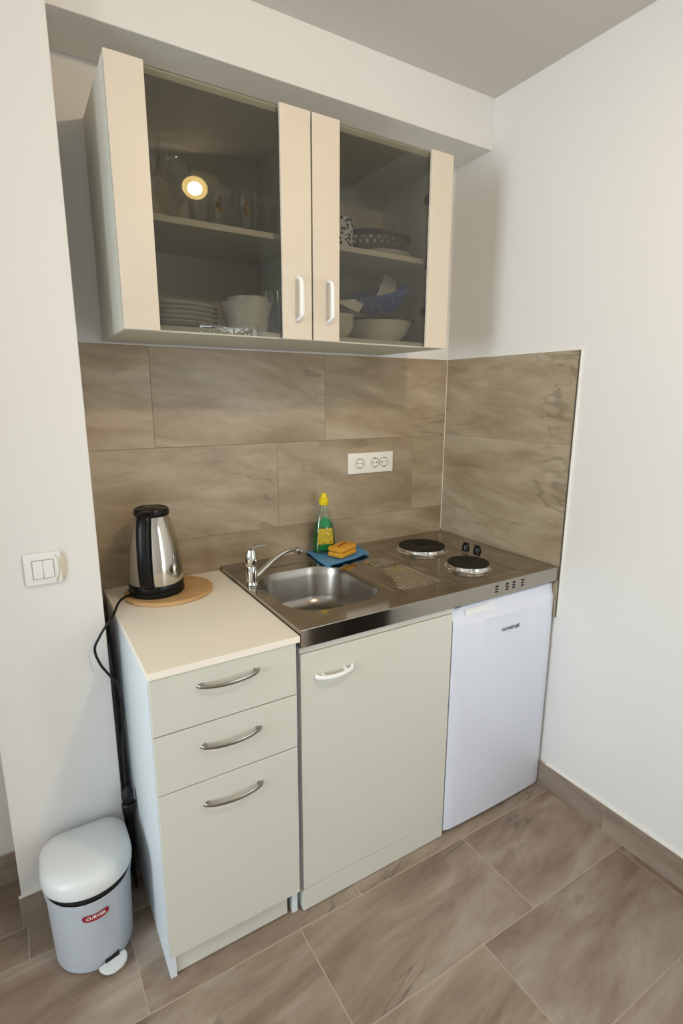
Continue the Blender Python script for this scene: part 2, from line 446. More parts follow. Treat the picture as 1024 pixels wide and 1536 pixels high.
def tumbler(x, y, z, label, h=.105, r=.031, decal=False, group='tumblers on the upper shelf'):
    p = [(0, 0), (r*.8, 0), (r*.82, .004), (r, h), (r-.0016, h), (r*.8-.001, .008), (0, .008)]
    t = tag(obj('tumbler', lathe(p, 28), 'glass', None, True, (x, y, z), 40), label, 'glass', group)
    if decal:
        b = bmesh.new(); rr = r*.95+.0006
        for (a0, zc, s) in ((-2.05, .062, .012), (-1.85, .05, .009), (-1.9, .078, .007)):
            loops = []
            vs = [[b.verts.new(((rr)*math.cos(a0+i*.11*s/.01), (rr)*math.sin(a0+i*.11*s/.01), zc+s*j*(1-.35*abs(i)))) for i in (-2, -1, 0, 1, 2)] for j in (-1, 1)]
            for i in range(4): b.faces.new((vs[0][i], vs[0][i+1], vs[1][i+1], vs[1][i]))
        obj('decal', b, 'gold', t)
    return t
tumbler(-1.025, -.215, ZS, 'clear tumbler with gilt motif, leftmost tumbler at the front of the upper shelf', .11, .031, True)
tumbler(-.955, -.22, ZS, 'clear tumbler with gilt motif in the middle of the front tumblers', .108, .031, True)
tumbler(-.885, -.22, ZS, 'plain clear tumbler beside the middle stile on the upper shelf', .105, .031)
tumbler(-.99, -.12, ZS, 'taller clear tumbler in the back row behind the gilt tumblers', .13, .029)
tumbler(-.915, -.12, ZS, 'taller clear tumbler at the back right of the upper shelf', .135, .029)
tumbler(-1.055, -.135, ZS, 'tall clear tumbler behind the low tumbler near the wine glasses', .125, .029)
tumbler(-.925, -.045, ZS, 'clear tumbler against the back panel behind the tall back row tumblers', .12, .028)
tumbler(-1.01, -.045, ZS, 'clear tumbler against the back panel nearer the wine glasses', .12, .028)
tumbler(-1.08, -.205, ZS, 'low clear tumbler right of the wine glasses', .085, .03)
tumbler(-.865, -.24, ZB, 'clear tall glass on cabinet floor beside the middle stile', .12, .026, group='tall glasses on the cabinet floor')
tumbler(-.868, -.165, ZB, 'clear tall glass on cabinet floor behind another tall glass', .13, .027, group='tall glasses on the cabinet floor')

def plate_prof(r, h=.018):
    return [(0, .0), (r*.55, 0), (r*.58, .002), (r*.78, h*.55), (r, h), (r+.001, h+.0015), (r-.001, h+.003), (r*.76, h*.55+.004), (r*.56, .005), (0, .0045)]
nm = ['bottom', 'second from bottom', 'third from bottom', 'second from top', 'top']
for k in range(5):
    tag(obj('dinner_plate', lathe(plate_prof(.118+random.uniform(-.001, .001)), 56), 'porcelain', None, True, (-1.148+random.uniform(-.003, .003), -.158, ZB+.0093*k*1.25), 50),
        'white dinner plate, the %s one of the stack behind the left glass door' % nm[k], 'plate', 'stack of dinner plates')
def bowl_prof(r, h, t=.003, f=.5):
    return [(0, 0), (r*f, 0), (r*f+.003, .004), (r*.82, h*.45), (r, h), (r-t, h), (r*.82-t, h*.45+t), (r*f, .008), (0, .007)]
tag(obj('bowl', lathe(bowl_prof(.071, .080, .003, .72), 48), 'porcelain', None, True, (-.965, -.235, ZB), 50), 'deep white bowl at the bottom, beside the plate stack', 'bowl', 'white bowls beside the plates')
tag(obj('bowl', lathe(bowl_prof(.058, .084, .003, .62), 48), 'porcelain', None, True, (-.960, -.233, ZB+.0095), 50), 'smaller deep white bowl nested in a deep bowl by the plate stack', 'bowl', 'white bowls beside the plates')

# right half, upper shelf
mg = thing('mug', 'white mug with dark blue pattern half hidden by the stile', 'mug', (-.665, -.235, ZS))
obj('body', lathe([(0, 0), (.033, 0), (.037, .006), (.038, .085), (.0355, .087), (.035, .008), (0, .006)], 40), 'mug', mg, True)
obj('handle', tube([(-.036, 0, .07), (-.056, 0, .066), (-.06, 0, .045), (-.052, 0, .024), (-.036, 0, .018)], .004, 10), 'porcelain', mg, True)
pl = tag(obj('serving_plate', lathe(plate_prof(.105, .02), 56), 'porcelain', None, True, (-.475, -.165, ZS), 50), 'white serving plate under the dark wicker basket', 'plate')
# woven oval basket
bk = thing('bread_basket', 'dark openwork wicker basket lying on a white plate', 'basket', (-.50, -.175, ZS+.0245))
rings = bmesh.new(); A, B = .122, .092
def oval(k, s, z, n=48): return [(A*s*math.cos(2*PI*i/n), B*s*math.sin(2*PI*i/n), z) for i in range(n+1)]
for s, z, r in ((.62, .002, .003), (1, .044, .0062), (.98, .036, .003), (.72, .012, .0022)): merge(rings, tube(oval(0, s, z), r, 8, 0))
obj('rim', rings, 'wick', bk, True)
wv = bmesh.new()
for i in range(26):
    for d in (-1, 1):
        a0 = 2*PI*i/26; a1 = a0+d*.42
        merge(wv, tube([(A*.64*math.cos(a0), B*.64*math.sin(a0), .004), (A*.80*math.cos((a0+a1)/2), B*.80*math.sin((a0+a1)/2), .017), (A*math.cos(a1), B*math.sin(a1), .041)], .0036, 6, 3))
obj('weave', wv, 'wick', bk, True)
obj('base', lathe([(0, 0), (1, 0), (1, .003), (0, .003)], 40, sx=A*.64, sy=B*.64), 'wick', bk)
# napkin in it
def folded(pts, t=.0015):
    """quad/tri sheet from points with small thickness"""
    bm = bmesh.new(); vs = [bm.verts.new(p) for p in pts]
    n = (Vector(pts[1])-Vector(pts[0])).cross(Vector(pts[2])-Vector(pts[0])).normalized()*t
    ws = [bm.verts.new(Vector(p)+n) for p in pts]
    bm.faces.new(vs); bm.faces.new(ws[::-1]); k = len(pts)
    for i in range(k): bm.faces.new((vs[i], vs[(i+1) % k], ws[(i+1) % k], ws[i]))
    return bm
bm = folded([(-.565, -.15, 1.884), (-.43, -.165, 1.884), (-.49, -.135, 1.958)])
merge(bm, folded([(-.565, -.15, 1.884), (-.49, -.135, 1.958), (-.46, -.09, 1.90), (-.55, -.10, 1.89)]))
tag(obj('napkin', bm, 'paper'), 'white folded paper napkin peaking out of the wicker basket', 'napkin')
o = tag(obj('glass_dish', lathe(bowl_prof(.045, .06, .003, .5), 40), 'glass', None, True, (-.394, -.05, ZS), 50), 'clear glass dish at the back right corner of the upper shelf', 'dish')

# right half, cabinet floor
nm = ['lowest', 'middle', 'topmost']
for k in range(3):
    tag(obj('small_bowl', lathe(bowl_prof(.062, .042, .003, .5), 44), 'creamp', None, True, (-.688, -.235, ZB+.0145*k), 50), 'small cream bowl, the %s of the stack half hidden by the stile' % nm[k], 'bowl', 'nested small cream bowls')
tag(obj('serving_bowl', lathe(bowl_prof(.112, .066, .004, .62), 56), 'creamp', None, True, (-.49, -.185, ZB), 50), 'large cream serving bowl under the dark pan lid', 'bowl')
ld = thing('pan_lid', 'black rimmed pan lid lying upside down on the cream serving bowl', 'lid', (-.49, -.185, ZB+.0665))
obj('rim', lathe([(.108, 0), (.118, 0), (.120, .003), (.118, .006), (.108, .006)], 56, cap=False), 'panblack', ld, True)
obj('dome', lathe([(0, .002), (.05, .001), (.108, .003), (.108, .005), (.05, .004), (0, .005)], 56), 'panblack', ld, True)
obj('knob', lathe([(0, .004), (.006, .004), (.006, .012), (.012, .015), (.012, .02), (0, .022)], 20, -.0, 0), 'chrome', ld, True)
cl = thing('colander', 'blue slotted plastic colander tilted on the pan lid', 'colander', (-.475, -.18, ZB+.101))
cl.rotation_euler = (math.radians(8), math.radians(-17), 0)
bm = bmesh.new(); n = 72; prof = [(.045, 0), (.062, .012), (.078, .03), (.09, .05), (.098, .062)]
for t_, flip in ((0, 0),):
    R = [[bm.verts.new((r*math.cos(2*PI*i/n), r*math.sin(2*PI*i/n), z)) for i in range(n)] for r, z in prof]
    for k, (a, b) in enumerate(zip(R, R[1:])):
        for i in range(n):
            if k in (1, 2) and i % 3 == 0: continue
            j = (i+1) % n; bm.faces.new((a[i], a[j], b[j], b[i]))
    bm.faces.new(R[0])
ob = obj('body', bm, 'blueplast', cl, False); sm = ob.modifiers.new('s', 'SOLIDIFY'); sm.thickness = .002
obj('rim', lathe([(.096, .060), (.106, .060), (.107, .064), (.104, .067), (.096, .066)], 56, cap=False), 'blueplast', cl, True)
tag(obj('napkin', folded([(-.665, -.20, 1.716), (-.545, -.215, 1.735), (-.60, -.235, 1.683)]), 'paper'), 'white napkin corner hanging left out of the blue colander', 'napkin')
bm = folded([(-.50, -.185, 1.742), (-.41, -.175, 1.772), (-.405, -.165, 1.806), (-.45, -.165, 1.822)])
merge(bm, folded([(-.50, -.185, 1.742), (-.41, -.175, 1.772), (-.43, -.155, 1.765), (-.50, -.16, 1.74)]))
tag(obj('napkin', bm, 'paper'), 'white napkin standing up at the right of the blue colander', 'napkin')

# ------------------------------------------------------------------ left drawer cabinet
LX0, LX1, FY = -1.366, -1.0115, -.60
dc = thing('drawer_cabinet', 'cream base cabinet with three bow handles under the kettle', 'cabinet', (LX0, -.6, 0))
bm = bmesh.new()
for a in (LX0, LX1-.016):
    box(a, a+.016, -.582, -.02, 0, .829, .0006, bm=bm)
box(LX0+.0165, LX1-.0165, -.575, -.03, .08, .096, bm=bm)
part('carcass', bm, 'lamw', dc)
part('back_panel', box(LX0+.017, LX1-.017, -.029, -.024, .08, .825), 'inner', dc)
part('plinth', box(LX0+.017, LX1-.030, -.577, -.561, .0045, .079, .0006), 'lam', dc)
def bow_handle(p, cx, z, hw=.0755, out=.019, y=FY-.0005, m='nickel'):
    b = bmesh.new()
    pts = [(cx-hw, y-.001, z+.003), (cx-hw*.88, y-.010, z+.002), (cx-hw*.5, y-out*.85, z-.001), (cx, y-out, z-.002), (cx+hw*.5, y-out*.85, z-.001), (cx+hw*.88, y-.010, z+.002), (cx+hw, y-.001, z+.003)]
    merge(b, tube(pts, lambda t: .0018+.0004*math.sin(PI*t), 12, 6, 2.2, Vector((0, -1, 0))))
    for s in (-1, 1): merge(b, lathe([(.0045, -.001), (.0045, .011), (0, .011)], 12), Matrix.Translation((cx+s*hw*.86, y, z+.0035)) @ Matrix.Rotation(PI/2, 4, 'X'))
    b.transform(Matrix.Translation(-Vector(dc.location)))
    h = obj('handle', b, m, p, True)
    return h
for nme, z0, z1, hz in (('drawer', .6895, .8275, .784), ('drawer', .5395, .6865, .629), ('door', .0815, .5365, .474)):
    d_ = part(nme, box(LX0+.001, LX1-.001, FY, FY+.0165, z0, z1, .0008), 'lam', dc)
    bow_handle(d_, -1.188, hz)['label'] = 'satin steel bow handle'
wt = tag(obj('worktop', box(LX0-.003, -1.0025, -.604, -.0015, .8295, .8465, .0012), 'top'), 'cream laminate worktop left of the sink with kettle on it', 'worktop')

# ------------------------------------------------------------------ sink cabinet
sc = thing('sink_cabinet', 'cream base cabinet with one wide door and white handle under the sink', 'cabinet', (-1.0, -.6, 0))
bm = bmesh.new()
box(-.999, -.983, -.577, -.03, 0, .806, .0006, bm=bm); box(-.500, -.484, -.577, -.03, 0, .806, .0006, bm=bm)
box(-.9825, -.5005, -.577, -.561, .79, .806, bm=bm); box(-.9825, -.5005, -.57, -.03, .08, .096, bm=bm)
part('carcass', bm, 'lamw', sc)
part('back_panel', box(-.9825, -.5005, -.036, -.03, .1, .79), 'inner', sc)
part('plinth', box(-.9995, -.4845, -.595, -.579, .003, .0725, .0008), 'lam', sc)
dr = part('door', box(-.998, -.4845, -.595, -.579, .0745, .789, .001), 'lam', sc)
part('top_rail', box(-.9995, -.4845, -.592, -.578, .7915, .8065, .0008), 'lam', sc)
b = tube([(-.957, -.599, .722), (-.950, -.607, .719), (-.93, -.613, .717), (-.901, -.616, .716), (-.872, -.613, .717), (-.852, -.607, .720), (-.845, -.599, .724)], .0042, 12, 6, 1.4, Vector((0, -1, 0)))
for x in (-.935, -.867): merge(b, lathe([(.005, -.001), (.0045, .015), (0, .015)], 12), Matrix.Translation((x, -.5945, .718)) @ Matrix.Rotation(PI/2, 4, 'X'))
b.transform(Matrix.Translation(-Vector(sc.location))); obj('handle', b, 'wplast', dr, True)['label'] = 'white plastic bow handle'

# ------------------------------------------------------------------ fridge
fr = thing('fridge', 'white undercounter fridge between the sink cabinet and right wall', 'fridge', (-.478, -.6, 0))
part('cabinet_body', box(-.476, -.014, -.548, -.04, .022, .80, .003), 'fridge', fr)
for x in (-.45, -.04):
    for y in (-.53, -.08): part('foot', lathe([(0, 0), (.016, 0), (.016, .022), (0, .022)], 16, x, y), 'frdark', fr)
part('kick_grille', box(-.47, -.02, -.547, -.535, .003, .021), 'frdark', fr)
part('door_seal', box(-.472, -.018, -.556, -.548, .03, .79), 'frdark', fr)
# door: gently curved front with a sloped handle band on top
bm = bmesh.new(); n = 24; loops = []
zs = [.0145, .0175, .05, .3, .6, .742, .75, .757, .780, .800, .8035]
dep = [.006, .001, 0, 0, 0, 0, .0015, .006, .009, .011, .016]
X0, X1 = -.4785, -.0115
for z, dd in zip(zs, dep):
    l = []
    for i in range(n+1):
        t = i/n; x = X0+(X1-X0)*t
        e = min(t, 1-t)*(X1-X0)
        bow = .004*(1-(2*t-1)**2)
        edge = .006*max(0, 1-e/.008)**2
        sag = (.018*(1-(2*t-1)**2)) if .745 < z < .76 else 0
        l.append((x, -.599-bow+dd+edge, z-sag+(.008 if .745 < z < .76 else 0)))
    l.append((X1, -.556, z)); l.append((X0, -.556, z)); loops.append(l)
door = part('door', loft(loops), 'fridge', fr, True, angle=28)
# recessed grip
bm = bmesh.new()
merge(bm, loft([rrect(-.432, -.300, .771, .790, .006, 0), rrect(-.434, -.298, .769, .792, .007, .0035), rrect(-.429, -.303, .774, .787, .005, .0035), rrect(-.428, -.304, .775, .786, .005, .001)], True, True))
bm.transform(Matrix.Translation((0, -.5925, 0)) @ Matrix.Rotation(PI/2, 4, 'X')); bm.transform(Matrix.Translation(-Vector(fr.location)))
g = obj('grip', bm, 'wplast', door, True)
b = text_bm('GORENJE', .0155); b.transform(Matrix.Translation((-.232, -.6035, .689)) @ Matrix.Rotation(PI/2, 4, 'X') @ Matrix.Scale(1.3, 4, (1, 0, 0))); b.transform(Matrix.Translation(-Vector(fr.location)))
g = obj('logo', b, 'logo', door); g['label'] = 'dark grey lettering'
part('hinge', box(-.478, -.452, -.598, -.57, .8045, .8085, .001), 'frdark', fr)
part('hinge', box(-.04, -.012, -.598, -.57, .8045, .8085, .001), 'frdark', fr)

# ------------------------------------------------------------------ stainless sink and hob unit
ST = .8595
su = thing('sink_hob_unit', 'stainless steel worktop with sink bowl, drainer and two hotplates', 'sink', (-1.0, -.6, .81))
UX0, UX1 = -1.0, -.0125
K = 10
hole = rrect(-.962, -.650, -.515, -.160, .105, ST-.002, K)
deck = rrect(-.992, -.632, -.545, -.105, .06, ST-.002, K)
deck2 = rrect(-.995, -.629, -.548, -.102, .063, ST, K)
def onrect(p, x0, x1, y0, y1):
    cx, cy = (x0+x1)/2, (y0+y1)/2; dx, dy = p[0]-cx, p[1]-cy
    s = min((x1-x0)/2/abs(dx) if dx else 1e9, (y1-y0)/2/abs(dy) if dy else 1e9)
    return (cx+dx*s, cy+dy*s, ST)
SX = -.622
outer = []
cx, cy = (UX0+SX)/2, -.3
per = 4*(K+1)
for i, p in enumerate(deck2):
    c = i // (K+1); k = i % (K+1)
    co = [(SX, 0), (UX0, 0), (UX0, -.6), (SX, -.6)][c]
    # walk along the outer rectangle with exact corners at the middle of each arc
    if c == 0: q = (SX, p[1]) if k < K/2 else ((SX, 0) if k == K//2 else (p[0], 0))
    elif c == 1: q = (p[0], 0) if k < K/2 else ((UX0, 0) if k == K//2 else (UX0, p[1]))
    elif c == 2: q = (UX0, p[1]) if k < K/2 else ((UX0, -.6) if k == K//2 else (p[0], -.6))
    else: q = (p[0], -.6) if k < K/2 else ((SX, -.6) if k == K//2 else (SX, p[1]))
    outer.append((q[0], q[1], ST))
bm = loft([outer, deck2, deck, hole], False, False)
# heightfield part: drainer, hob area
def hf(x, y):
    z = 0
    def inr(x0, x1, y0, y1, e=.008):
        dx = min(x-x0, x1-x, e)/e; dy = min(y-y0, y1-y, e)/e
        return max(0, min(dx, 1))*max(0, min(dy, 1))
    a = inr(-.612, -.425, -.545, -.12)
    z -= .003*a
    # slanted left edge of the ribs follows the bowl corner
    x0 = -.56-.06*max(0, (-y-.38)/.13)
    x0 = max(x0, -.612)
    r = inr(x0, -.448, -.512, -.30, .01)
    z += r*.0055*(.5+.5*math.cos(2*PI*(x+.45)/.0135))
    r = inr(-.556, -.448, -.275, -.20, .01)
    z += r*.0055*(.5+.5*math.cos(2*PI*(x+.45)/.0135))
    r = inr(-.405, -.155, -.565, -.035, .015)
    z -= .002*r
    return z
xs = [SX+(UX1-SX)*i/270 for i in range(271)]; ys = [-.6+.6*j/110 for j in range(111)]
g = [[bm.verts.new((x, y, ST+hf(x, y))) for y in ys] for x in xs]
for i in range(270):
    for j in range(110):
        f = bm.faces.new((g[i][j], g[i+1][j], g[i+1][j+1], g[i][j+1]))
        xm, ym = (xs[i]+xs[i+1])/2, (ys[j]+ys[j+1])/2
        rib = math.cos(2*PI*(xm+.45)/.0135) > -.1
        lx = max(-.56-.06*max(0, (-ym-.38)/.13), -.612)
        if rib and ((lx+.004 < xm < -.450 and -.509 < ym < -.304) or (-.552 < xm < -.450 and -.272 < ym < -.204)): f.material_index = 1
# edges: front fascia and sides
FZ = .8115
def strip(pts):
    for a, b in zip(pts, pts[1:]):
        vs = [bm.verts.new(p) for p in (a[0], b[0], b[1], a[1])]; bm.faces.new(vs)
def wallstrip(x0, y0, x1, y1):
    nrm = Vector((y1-y0, -(x1-x0), 0)).normalized()
    pr = [(0, 0), (.0012, -.0004), (.002, -.002), (.002, FZ-ST)]
    strip([(Vector((x0, y0, ST+z))+nrm*o, Vector((x1, y1, ST+z))+nrm*o) for o, z in pr])
wallstrip(UX0, -.6, UX1, -.6)
strip([((UX1, -.6, ST), (UX1, 0, ST)), ((UX1, -.6, FZ), (UX1, 0, FZ))])
strip([((UX0, -.6, ST), (UX0, 0, ST)), ((UX0, -.6, FZ), (UX0, 0, FZ))])
strip([((UX0, -.602, FZ), (UX1, -.602, FZ)), ((UX0, -.59, FZ), (UX1, -.59, FZ))])
bm.transform(Matrix.Translation(-Vector(su.location)))
bmesh.ops.remove_doubles(bm, verts=bm.verts, dist=.0002)
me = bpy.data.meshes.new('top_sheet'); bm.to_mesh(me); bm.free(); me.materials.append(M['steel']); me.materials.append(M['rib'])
sheet = bpy.data.objects.new('top_sheet', me); COL.objects.link(sheet); sheet.parent = su
me.set_sharp_from_angle(angle=math.radians(30))
for p in me.polygons: p.use_smooth = p.area < .00002
# basin
def inset(d, z, r): return rrect(-.962+d, -.650-d, -.515+d, -.160-d, r+.02, z, K)
loops = [inset(0, ST-.002, .085), inset(.002, ST-.006, .083), inset(.008, ST-.03, .08), inset(.016, ST-.10, .075), inset(.024, ST-.118, .07), inset(.04, ST-.130, .06), inset(.075, ST-.134, .045)]
part('basin', loft(loops, False, True), 'steel2', su, True, angle=60)
dn = part('drain', lathe([(0, .001), (.018, .0005), (.028, .003), (.034, .004), (.036, .001), (.036, 0)], 36, -.885, -.40, ST-.134, cap=False), 'chrome', su, True)
part('drain_grid', lathe([(0, .0035), (.017, .0035), (.017, .0015), (0, .0015)], 24, -.885, -.40, ST-.134), 'dark', su)
b = lathe([(0, .001), (.012, .001), (.014, .003), (.016, 0)], 24, cap=False)
b.transform(Matrix.Translation((-.93, -.5005, .815)) @ Matrix.Rotation(-PI/2, 4, 'X')); part('overflow', b, 'chrome', su, True)
def hob(x, y, r):
    h = part('hotplate', lathe([(0, .0115), (r*.22, .0115), (r*.26, .0130), (r*.97, .0150), (r, .0135), (r, .004), (0, .004)], 64, x, y, ST), 'iron', su, True, angle=25)
    part('hotplate_ring', lathe([(r+.0005, .0115), (r+.002, .0118), (r+.0035, .009), (r+.0045, .003), (r+.0065, .0004), (r+.010, -.0022)], 64, x, y, ST, cap=False), 'chrome', su, True, angle=80)
hob(-.268, -.185, .088); hob(-.268, -.432, .071)
for x, y in ((-.120, -.268), (-.113, -.322)):
    k = part('control_knob', lathe([(0, 0), (.0155, 0), (.015, .006), (.012, .014), (.011, .016), (0, .016)], 24, x, y, ST), 'knob', su, True)
    b = box(x-.004, x+.004, y-.0125, y+.0125, ST+.010, ST+.023, .002); b.transform(Matrix.Translation(-Vector(su.location))); obj('grip', b, 'knob', k, True)
for x in (-.309, -.262, -.231, -.190):
    for z in (.8275, .8365, .8455):
        part('vent_slot', box(x-.0065, x+.0065, -.6032, -.6015, z-.0024, z+.0024, .0006), 'dark', su)

# ------------------------------------------------------------------ mixer tap
tp = thing('mixer_tap', 'chrome single lever mixer tap at the left edge of the sink', 'tap', (-.9745, -.222, ST-.0015), 0)
obj('body', lathe([(0, 0), (.0185, 0), (.0185, .004), (.0165, .007), (.0165, .012), (.0168, .058), (.0162, .06), (.0175, .062), (.0190, .075), (.0185, .096), (.014, .112), (.006, .118), (0, .1185)], 36), 'chrome', tp, True)
obj('lever', tube([(.000, 0, .112), (.012, -.003, .121), (.03, -.006, .1235), (.050, -.010, .122)], lambda t: .0055-.002*t, 10, 6, 1.5), 'chrome', tp, True)
obj('spout', tube([(.012, .005, .020), (.05, .022, .036), (.10, .044, .057), (.145, .060, .068), (.178, .071, .068), (.195, .077, .062)], lambda t: .0085-.002*t, 14, 8), 'chrome', tp, True)
b = lathe([(0, -.006), (.009, -.006), (.0115, -.003), (.0115, .006), (.0095, .008), (.0095, .011), (.0115, .013), (.0115, .020), (.009, .022), (0, .022)], 24)
b.transform(Matrix.Translation((.195, .077, .062)) @ Vector((.85, .33, -.42)).to_track_quat('Z', 'Y').to_matrix().to_4x4()); obj('aerator', b, 'chrome', tp, True)

# ------------------------------------------------------------------ cloth, soap, sponge
cz = ST+.0004
cm = bmesh.new(); nx, ny = 36, 30
cp = [(-.700, -.215), (-.487, -.150), (-.462, -.045), (-.675, -.012)]     # quad corners
gr = []
for i in range(nx+1):
    row = []
    for j in range(ny+1):
        s, t = i/nx, j/ny
        a = Vector(cp[0]).lerp(Vector(cp[1]), s); b = Vector(cp[3]).lerp(Vector(cp[2]), s); p = a.lerp(b, t)
        w = .0025*(1+math.sin(5*s+9*t))*.5+.002*(1+math.sin(17*s-6*t))*.5
        if t < .3: w += .006*(1-t/.3)*(.5+.5*math.sin(3*s*PI))*.4
        # drape of the front edge over the bowl rim
        row.append(cm.verts.new((p.x, p.y, cz+w)))
    gr.append(row)
for i in range(nx):
    for j in range(ny): cm.faces.new((gr[i][j], gr[i+1][j], gr[i+1][j+1], gr[i][j+1]))
ck = tag(obj('dish_cloth', cm, 'cloth', None, True), 'blue dish cloth spread behind the sink bowl', 'cloth')
sm = ck.modifiers.new('s', 'SOLIDIFY'); sm.thickness = .003; sm.offset = 1
BX, BY = -.622, -.052; BZ = cz+.0075
bt = thing('soap_bottle', 'green washing-up liquid bottle with yellow cap on the blue cloth', 'bottle', (BX, BY, BZ), -.3)
def oval_loops(pr, sy): return [[(r*math.cos(2*PI*i/36), r*sy*math.sin(2*PI*i/36), z) for i in range(36)] for r, z in pr]
obj('body', loft(oval_loops([(.028, 0), (.034, .003), (.035, .03), (.033, .06), (.028, .095), (.023, .118), (.016, .134), (.0115, .142), (.0115, .158)], .66)), 'bottle', bt, True, angle=50)
obj('liquid', loft(oval_loops([(.027, .002), (.033, .004), (.0338, .03), (.0318, .06), (.0268, .095), (.0262, .099)], .64)), 'soap', bt, True, angle=50)
obj('cap', lathe([(0, .156), (.013, .156), (.0145, .159), (.0145, .176), (.0095, .180), (.0085, .190), (.005, .194), (0, .194)], 28), 'yellow', bt, True, angle=40)
def label_patch(prof, a0, a1, z0, z1, off, rnd=None):
    b = bmesh.new(); N = 14; V = []
    def rr(z):
        P = [(.028, 0), (.034, .003), (.035, .03), (.033, .06), (.028, .095), (.023, .118), (.016, .134)]
        for (r0, za), (r1, zb) in zip(P, P[1:]):
            if za <= z <= zb: return r0+(r1-r0)*(z-za)/(zb-za)
        return .016
    if rnd:
        ac, zc, ra, rz = rnd; c = None; ring = []
        def pt(a, z): r = rr(z)+off; return (r*math.cos(a), r*.66*math.sin(a)-.0, z)
        c = b.verts.new(pt(ac, zc)); last = [c]*25
        for q in (.35, .7, 1):
            ring = [b.verts.new(pt(ac+ra*q*math.cos(2*PI*i/24), zc+rz*q*math.sin(2*PI*i/24))) for i in range(24)]
            for i in range(24):
                j = (i+1) % 24
                if last[0] is c: b.faces.new((c, ring[i], ring[j]))
                else: b.faces.new((last[i], ring[i], ring[j], last[j]))
            last = ring
        return b
    for i in range(N+1):
        a = a0+(a1-a0)*i/N
        V.append([b.verts.new(((rr(z)+off)*math.cos(a), (rr(z)+off)*.66*math.sin(a), z)) for z in [z0+(z1-z0)*j/5 for j in range(6)]])
    for i in range(N):
        for j in range(5): b.faces.new((V[i][j], V[i+1][j], V[i+1][j+1], V[i][j+1]))
    return b
fa = -PI/2+.05
obj('label', label_patch(0, fa-.75, fa+.75, .030, .082, .0012), 'lyellow', bt, True)
obj('emblem', label_patch(0, 0, 0, 0, 0, .0022, (fa, .102, .55, .017)), 'lgreen', bt, True)
obj('emblem', label_patch(0, 0, 0, 0, 0, .0020, (fa, .022, .6, .010)), 'lgreen', bt, True)
sp = thing('sponge', 'yellow folded sponge lying on the blue cloth before the soap bottle', 'sponge', (-.585, -.122, BZ-.001), .42)
b = bmesh.new()
for s in (0, 1): box(-.043, .043, -.028, .028, .0015+.0165*s, .017+.0165*s, .005, 3, bm=b)
obj('body', b, 'sponge', sp, True, angle=60)
obj('stripe', tube([(-.03, -.004, .0335), (0, .001, .0345), (.03, .003, .0335)], .0025, 8), 'spred', sp, True)

bt.scale = (1.22, 1.22, 1.13); sp.scale = (1.12, 1.12, 1.15)
# ------------------------------------------------------------------ kettle on a bamboo board
wz = .8467
bd = tag(obj('cutting_board', lathe([(0, 0), (.120, 0), (.124, .003), (.124, .009), (.120, .012), (0, .012)], 64, sx=1.04, sy=.98), 'bamboo', None, True, (-1.203, -.128, wz), 30), 'round bamboo board under the kettle', 'board')
kz = wz+.0122
kt = thing('electric_kettle', 'polished steel electric kettle with black handle and base', 'kettle', (-1.238, -.128, kz))
obj('power_base', lathe([(0, 0), (.077, 0), (.0795, .003), (.0795, .012), (.076, .016), (0, .016)], 56), 'black', kt, True)
obj('collar', lathe([(0, .016), (.077, .016), (.0785, .02), (.078, .034), (.0765, .036), (0, .036)], 56), 'black', kt, True)
obj('body', lathe([(0, .036), (.0765, .036), (.0772, .05), (.076, .08), (.0725, .115), (.0665, .155), (.0585, .19), (.050, .218), (.0455, .232), (0, .232)], 64), 'kettle', kt, True)
lid = obj('lid', lathe([(0, .2315), (.047, .2315), (.0495, .236), (.0495, .246), (.046, .252), (.042, .2535), (.038, .250), (.02, .256), (0, .258)], 48), 'black', kt, True)
ha = math.radians(-119)
hd = Vector((math.cos(ha), math.sin(ha), 0))
hp = [(.040, .243), (.060, .245), (.076, .236), (.088, .205), (.096, .155), (.098, .10), (.094, .06), (.085, .042), (.070, .038)]
obj('handle', tube([hd*r+Vector((0, 0, z)) for r, z in hp], lambda t: .0205-.002*math.sin(PI*t), 14, 6, .45, hd.cross(Vector((0, 0, 1)))), 'black', kt, True)
sd = -hd
obj('spout', tube([sd*.040+Vector((0, 0, .222)), sd*.052+Vector((0, 0, .236)), sd*.060+Vector((0, 0, .246))], lambda t: .018-.006*t, 14, 4), 'kettle', kt, True)
# lead from the base over the edge and in front of the pillar
def W(x, y, z): return Vector((x, y, z))-Vector(kt.location)
obj('power_cord', tube([W(-1.310, -.150, kz+.008), W(-1.334, -.168, kz+.012), W(-1.358, -.205, kz+.012), W(-1.378, -.246, kz-.002), W(-1.398, -.272, .845), W(-1.420, -.268, .81), W(-1.434, -.262, .775), W(-1.424, -.262, .73), W(-1.402, -.262, .688), W(-1.386, -.262, .655), W(-1.3805, -.262, .60), W(-1.382, -.26, .54), W(-1.388, -.255, .48), W(-1.389, -.252, .40), W(-1.389, -.252, .335)], .0034, 10, 6), 'cable', kt, True)
obj('power_plug', lathe([(0, 0), (.012, 0), (.0165, .012), (.0165, .028), (.008, .04), (.0045, .052), (0, .052)], 20, *(W(-1.389, -.268, 0)[:2]), .296-kt.location.z), 'cable', kt, True)
ex = thing('extension_lead', 'black extension lead hanging in the gap beside the drawer cabinet', 'cable', (-1.388, -.25, .0))
def W2(x, y, z): return Vector((x, y, z))-Vector(ex.location)
obj('socket', lathe([(0, 0), (.012, 0), (.018, .008), (.019, .036), (.016, .040), (0, .040)], 20, 0, -.018, .255), 'cable', ex, True)
